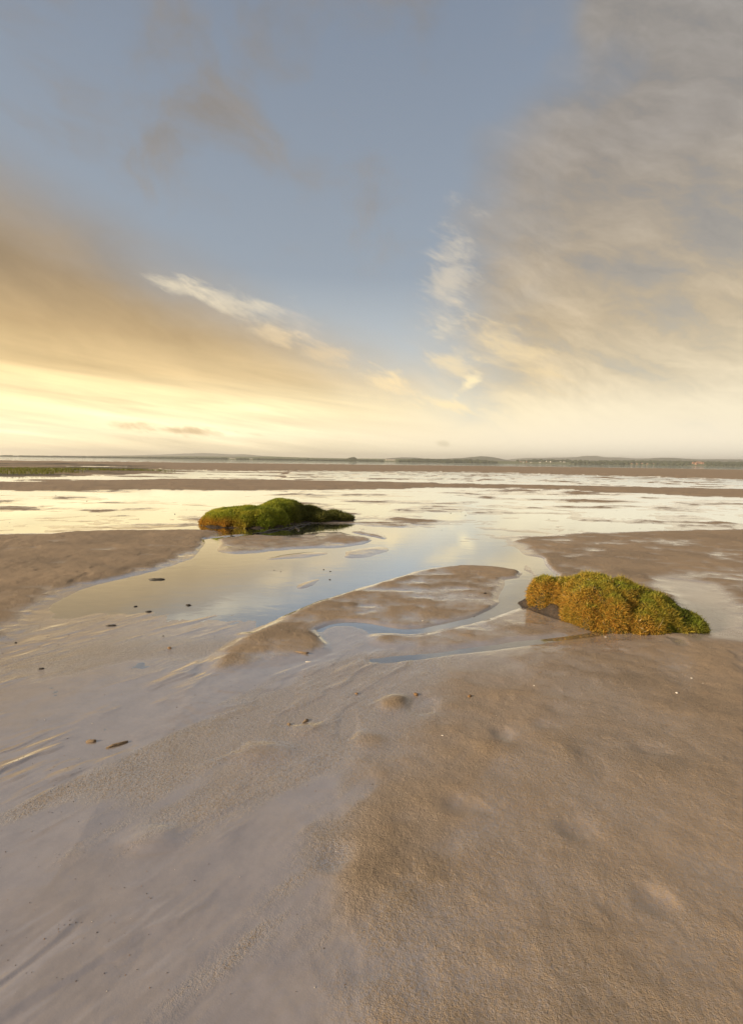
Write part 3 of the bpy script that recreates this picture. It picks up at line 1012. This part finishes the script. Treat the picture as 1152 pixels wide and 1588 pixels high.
# undercut mud skirt
Vm, Qm = mound_mesh([(l[0], l[1], l[2] * 1.03, l[3] * 1.03, l[4], l[5] * .28, 3.0) for l in lobes[:3]], (0.9, 3.6, 4.0, 6.6), 0.02, 131, 0.10, 0.16)
link('mud_base', mesh_np('near_mud', Vm - off, Qm), M_MUD, near_root)

# --- far mound, left
g = lambda px, py, dx=0, dy=0: (gp(px, py)[0] + dx, gp(px, py)[1] + dy)
fl = [
    (*g(345, 818, 0, .75), 0.66, 0.75, .05, 0.31, 4.0),
    (*g(388, 819, 0, .75), 0.75, 0.75, 0.0, 0.36, 3.5),
    (*g(416, 818, 0, 1.35), 0.62, 0.80, 0.1, 0.50, 2.2),
    (*g(450, 812, 0, 1.1), 0.62, 0.70, 0.0, 0.26, 3.0),
    (*g(482, 811, 0, .65), 0.75, 0.50, 0.0, 0.155, 4.5),
    (*g(524, 810, 0, .55), 0.38, 0.38, 0.0, 0.08, 3.5),
]
V, Q = mound_mesh(fl, (-4.6, 0.4, 10.6, 15.0), 0.025, 301, 0.040, 0.18, 0.17)
off = np.array([-2.2, 12.2, 0.0])
V0 = V - off
far_root = link('turf_mound', None, loc=tuple(off), label='dark green turf mound standing in the wet flat at left', cat='turf mound')
link('turf_core', mesh_np('far_core', V0, Q), M_TURF, far_root)
P, N, r = scatter(V0, Q, 95000, 0.02, 15, 0.5)
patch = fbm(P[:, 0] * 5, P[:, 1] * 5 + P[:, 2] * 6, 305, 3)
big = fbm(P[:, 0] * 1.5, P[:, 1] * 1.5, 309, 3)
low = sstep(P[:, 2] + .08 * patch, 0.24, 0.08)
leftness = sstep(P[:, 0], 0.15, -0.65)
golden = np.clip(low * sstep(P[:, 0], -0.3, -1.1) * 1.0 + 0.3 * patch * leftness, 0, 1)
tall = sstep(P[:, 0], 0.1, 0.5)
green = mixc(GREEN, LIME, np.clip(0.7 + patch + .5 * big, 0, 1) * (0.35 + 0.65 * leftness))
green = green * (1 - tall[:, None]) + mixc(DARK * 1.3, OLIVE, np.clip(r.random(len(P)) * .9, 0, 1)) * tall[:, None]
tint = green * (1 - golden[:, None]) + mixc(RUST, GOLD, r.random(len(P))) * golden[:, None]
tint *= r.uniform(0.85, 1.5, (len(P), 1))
length = r.uniform(0.03, 0.08, len(P)) * (1 + 0.9 * tall * r.random(len(P)))
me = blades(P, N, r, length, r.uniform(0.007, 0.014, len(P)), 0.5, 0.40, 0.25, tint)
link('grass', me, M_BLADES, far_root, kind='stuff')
Vm, Qm = mound_mesh([(l[0], l[1] - .03, l[2] * 1.02, l[3] * 1.03, l[4], l[5] * .25, 3.0) for l in fl], (-4.6, 0.4, 10.6, 15.0), 0.04, 331, 0.02, 0.12)
link('mud_base', mesh_np('far_mud', Vm - off, Qm), M_MUD, far_root)

# --- strip of marsh grass far away at left
n = 9000
poly = PX([(-300, 727.0), (60, 726.8), (150, 727.4), (262, 729.4), (266, 731.4), (150, 731.2), (100, 733), (110, 735.5), (40, 737.5), (-300, 739)])
P = []
xs = [p[0] for p in poly]
ys = [p[1] for p in poly]
cx_ = np.random.default_rng(3).uniform(min(xs), max(xs), n * 4)
cy_ = np.random.default_rng(4).uniform(min(ys), max(ys), n * 4)
ok = (sdist(cx_, cy_, poly) + 6 * fbm(cx_ * .08, cy_ * .35, 401, 4) > 1.6)
cx_, cy_ = cx_[ok][:n], cy_[ok][:n]
P = np.stack([cx_, cy_, np.full(len(cx_), 0.06)], 1)
r = np.random.default_rng(9)
N = np.tile(np.array([[0, 0, 1.0]]), (len(P), 1))
tint = mixc(GREEN * .8, OLIVE * 1.2, r.random(len(P)))
me = blades(P, N, r, r.uniform(.10, .28, len(P)), r.uniform(.02, .05, len(P)), .5, .3, .1, tint)
link('marsh_grass', me, M_BLADES, kind='stuff', label='thin green strip of marsh grass on the far flat at left')

# ------------------------------------------------------------------ stones, clods, shells, weed
def clod_mesh(name, seed, sx=1.0, sy=1.0, sz=0.6, mat=None, nu=12, nv=7, rough=.45):
    r = np.random.default_rng(seed)
    V, Fs = [(0, 0, sz)], []
    for j in range(1, nv):
        th = math.pi * j / nv
        for i in range(nu):
            ph = 2 * math.pi * i / nu
            k = 1 + rough * (r.random() - .5) + .25 * math.sin(ph * 2 + seed) * math.sin(th)
            V.append((math.sin(th) * math.cos(ph) * k * sx, math.sin(th) * math.sin(ph) * k * sy, math.cos(th) * k * sz))
    V.append((0, 0, -sz))
    for i in range(nu):
        i2 = (i + 1) % nu
        Fs.append((0, 1 + i, 1 + i2))
        for j in range(nv - 2):
            a, b_ = 1 + j * nu + i, 1 + j * nu + i2
            Fs += [(a, a + nu, b_ + nu), (a, b_ + nu, b_)]
        e0 = 1 + (nv - 2) * nu
        Fs.append((e0 + i, len(V) - 1, e0 + i2))
    me = mesh_np(name, V, Fs, True)
    if mat:
        me.materials.append(mat)
    return me


def lay(name, me, px, py, s, rz, label, cat, sink=0.75, group=None):
    x, y = gp(px, py)
    o = link(name, me, label=label, cat=cat, group=group)
    z = max(ground_z(x, y), 0.0)
    o.location = (x, y, z + s * 0.35 * (1 - sink))
    s *= 0.45 if name == 'sand_lump' else 0.6
    o.scale = (s, s, s)
    o.rotation_euler = (0, 0, rz)
    return o


lay('mud_clod', clod_mesh('clod', 1, 2.2, .8, .5, M_STONE), 172, 971, .028, .1, 'long black mud clod in the shining film, left of centre', 'clod')
lay('mud_clod', clod_mesh('clod', 2, 1.6, .9, .7, M_STONE), 64, 1038, .017, .4, 'small black clod on the film near the left edge, lower one', 'clod')
lay('mud_clod', clod_mesh('clod', 3, 1.1, .9, .7, M_STONE), 24, 998, .017, .2, 'small black clod on the film nearest the left edge', 'clod')
lay('mud_clod', clod_mesh('clod', 4, 1.8, .8, .6, M_STONE), 292, 939, .028, .2, 'dark clod with a sand tail, rightmost in the bright film', 'clod')
lay('mud_clod', clod_mesh('clod', 5, 2.2, .8, .5, M_STONE), 230, 949, .028, .0, 'low dark clod just above the long black clod', 'clod')
lay('mud_clod', clod_mesh('clod', 6, 1.2, .8, .5, M_STONE), 210, 941, .024, .0, 'little dark clod up and left of the low dark clod', 'clod')
lay('mud_clod', clod_mesh('clod', 7, 3.0, .7, .4, M_STONE), 244, 899, .05, .0, 'flat dark streak of mud near the left bank edge', 'clod')
lay('pebble', clod_mesh('pebble', 8, 1, .9, .8, M_OCHRE), 263, 1006, .022, 0, 'yellow brown pebble alone on the grey film', 'pebble')
lay('pebble', clod_mesh('pebble', 9, .8, .8, .7, M_STONE), 253, 987, .012, 0, 'tiny black pebble just above the yellow brown pebble', 'pebble')
lay('pebble', clod_mesh('pebble', 10, 1.1, .9, .6, M_OCHRE), 553, 1077, .015, .3, 'small ochre pebble left of the other two ochre pebbles', 'pebble')
lay('pebble', clod_mesh('pebble', 11, 1.3, .9, .7, M_OCHRE), 645, 1079, .022, .8, 'larger ochre pebble above the low hump of sand', 'pebble')
lay('pebble', clod_mesh('pebble', 12, 1.2, .9, .7, M_OCHRE), 728, 1084, .020, .3, 'ochre pebble right of the low hump of sand', 'pebble')
lay('pebble', clod_mesh('pebble', 13, .9, .9, .8, M_STONE), 495, 988, .012, .3, 'single dark pebble in the little creek pool', 'pebble')
lay('pebble', clod_mesh('pebble', 14, 1.2, .9, .7, M_STONE), 752, 924, .022, .3, 'small dark pebble on the middle bar near the creek', 'pebble')
lay('sand_lump', clod_mesh('lump', 21, 1.6, 1.0, .7, M_LUMP), 142, 1151, .030, .2, 'rough lump of sand near the lower left corner', 'sand lump')
lay('sand_lump', clod_mesh('lump', 22, 3.4, .7, .6, M_LUMP), 182, 1156, .032, .75, 'long tapering ridge of sand beside the rough lump', 'sand lump')
lay('sand_lump', clod_mesh('lump', 23, 1.3, .8, .8, M_LUMP), 448, 1124, .020, .2, 'small upright sand lump left of the forked lump', 'sand lump')
lay('sand_lump', clod_mesh('lump', 24, 2.6, .7, .7, M_LUMP), 474, 1119, .024, .9, 'forked orange sand lump in the foreground', 'sand lump')
lay('sand_lump', clod_mesh('lump', 25, 4.6, .6, .6, M_LUMP, 20, 8, .6), 468, 1015, .028, -.25, 'crumbling orange crust along the edge of the dark pool', 'sand lump')
lay('sand_lump', clod_mesh('lump', 26, 3.0, .5, .4, M_SHELL), 478, 1027, .014, -.1, 'thin pale sliver below the crumbling orange crust', 'sand lump')
for i, (a_, b_, lb) in enumerate([(686, 1145, 'white shell fragment in the middle foreground sand'), (1072, 1056, 'white shell fragment nearest the right edge'),
                                  (1049, 1081, 'white shell fragment on damp sand below another at right'), (828, 1067, 'white shell fragment on damp sand left of the other pale ones'),
                                  (939, 989, 'pale shell fragment by the foot of the golden mound'), (656, 966, 'tiny white shell at the edge of the little creek')]):
    lay('shell', clod_mesh('shell', 40 + i, 1.4, .9, .4, M_SHELL), a_, b_, .008 + .003 * (i % 3), i * .7, lb, 'shell')
# crumbs of shell, weed and grit strewn over the near sand: too many and too small to count
rd = np.random.default_rng(77)
n = 2600
dy = 1.3 + 10 * rd.random(n) ** 1.6
dx = (rd.random(n) * 2 - 1) * (0.75 * dy + 1.0)
keep = fbm(dx * .7, dy * .7, 501, 3) + .5 * rd.random(n) > 0.22
dx, dy = dx[keep], dy[keep]
dz = np.array([ground_z(a_, b_) for a_, b_ in zip(dx, dy)])
keep = dz > 0.001
dx, dy, dz = dx[keep], dy[keep], dz[keep]
n = len(dx)
sz = rd.uniform(.0014, .0036, n) * np.clip(dy / 3, .6, 1.6)
oc = np.array([(1, 0, 0), (-1, 0, 0), (0, 1, 0), (0, -1, 0), (0, 0, .6), (0, 0, -.6)], float)
V = (oc[None] * (1 + .5 * rd.normal(0, 1, (n, 6, 1)).clip(-1, 1)) * sz[:, None, None]) + np.stack([dx, dy, dz + .001], 1)[:, None]
ofc = np.array([(0, 2, 4), (2, 1, 4), (1, 3, 4), (3, 0, 4), (2, 0, 5), (1, 2, 5), (3, 1, 5), (0, 3, 5)])
Fd = (np.arange(n)[:, None, None] * 6 + ofc[None]).reshape(-1, 3)
me = mesh_np('shell_grit', V.reshape(-1, 3), Fd, False)
pick = rd.random(n)
tn = np.where(pick[:, None] < .55, np.array([[.10, .07, .05]]), np.where(pick[:, None] < .85, np.array([[.28, .16, .08]]), np.array([[.66, .6, .52]])))
cattr(me, 'tint', np.repeat(tn, 6, 0))
link('shell_grit', me, M_BLADES, kind='stuff', label='tiny crumbs of shell and weed strewn over the near sand')
# dark specks of weed over the far shining flat
speck = [clod_mesh('weed_speck', 60 + i, 1.6, .9, .6, M_WEED, 8, 5) for i in range(4)]
rs = random.Random(5)
spots = [(86, 768), (256, 836 - 68), (133, 777), (15, 811), (116, 818), (270, 798), (450, 856 - 60), (620, 792), (655, 788), (700, 795), (720, 800), (716, 795), (780, 785),
         (815, 796), (850, 806), (864, 817), (915, 803), (936, 801), (946, 810), (950, 781), (955, 791), (1014, 812), (1045, 804), (1110, 809), (1126, 808), (990, 820), (640, 812),
         (576, 858), (510, 900), (425, 884), (437, 886), (500, 883), (512, 886), (658, 814), (683, 822), (760, 760), (700, 770), (60, 790), (190, 800), (290, 790)]
for i, (a_, b_) in enumerate(spots):
    lay('weed_speck', speck[i % 4], a_ + rs.uniform(-2, 2), b_ + rs.uniform(-1, 1), rs.uniform(.010, .020) * (1 if b_ > 800 else 1.4), rs.uniform(0, 3),
        'small dark speck of weed scattered on the shining wet flat', 'weed speck', group='dark specks on the shining flat')


# dark strands of weed beside the far mound
def strand(pts, rad, label):
    V, Fs = [], []
    P = [np.array([*gp(a, b), 0.02]) for a, b in pts]
    P = [np.array([*p, 0.02]) for p in smooth_poly([tuple(q[:2]) for q in P], 2, False)]
    o0 = P[0].copy()
    for i, p in enumerate(P):
        t = P[min(i + 1, len(P) - 1)] - P[max(i - 1, 0)]
        t /= np.linalg.norm(t) + 1e-9
        s = np.array([-t[1], t[0], 0])
        rr = rad * (0.35 + 0.65 * math.sin(math.pi * (i + .4) / len(P))) * (1 + .3 * math.sin(i * 2.1))
        for j in range(6):
            a = j * math.pi / 3
            V.append(p - o0 + s * rr * math.cos(a) + np.array([0, 0, rr * math.sin(a) * .6 + .01 * math.sin(i)]))
    for i in range(len(P) - 1):
        for j in range(6):
            Fs.append((i * 6 + j, i * 6 + (j + 1) % 6, (i + 1) * 6 + (j + 1) % 6, (i + 1) * 6 + j))
    link('weed_strand', mesh_np('weed_strand', V, Fs), M_WEED, loc=tuple(o0 - np.array([0, 0, .01])), label=label, cat='weed strand')


strand([(392, 829), (410, 826), (428, 822), (448, 820), (462, 816)], .035, 'longest dark strand of weed at foot of the far mound')
strand([(448, 822), (456, 818), (470, 815), (482, 812)], .03, 'dark forked strand of weed under the right half of far mound')
strand([(455, 816), (462, 821), (464, 823)], .025, 'short dark twig of weed crossing the others by far mound')
strand([(358, 832), (364, 835)], .03, 'tiny dark twig beside the runnel left of centre')

# ------------------------------------------------------------------ hazy air over the estuary
V = [(x, y, z) for z in (-3.0, 170.0) for x, y in ((-30000, -200), (30000, -200), (30000, 14000), (-30000, 14000))]
hz = mesh_np('haze', V, [(0, 3, 2, 1), (4, 5, 6, 7), (0, 1, 5, 4), (1, 2, 6, 5), (2, 3, 7, 6), (3, 0, 4, 7)], False)
mh = bpy.data.materials.new('haze')
mh.use_nodes = True
kh = NT(mh.node_tree)
kh.n.clear()
pv = kh.n.new('ShaderNodeVolumePrincipled')
pv.inputs['Color'].default_value = (1.0, 0.99, 0.97, 1)
pv.inputs['Density'].default_value = 0.00012
pv.inputs['Anisotropy'].default_value = 0.3
om = kh.n.new('ShaderNodeOutputMaterial')
kh.l.new(pv.outputs[0], om.inputs['Volume'])
link('haze', hz, mh, kind='stuff', label='thin pale haze over the whole estuary')
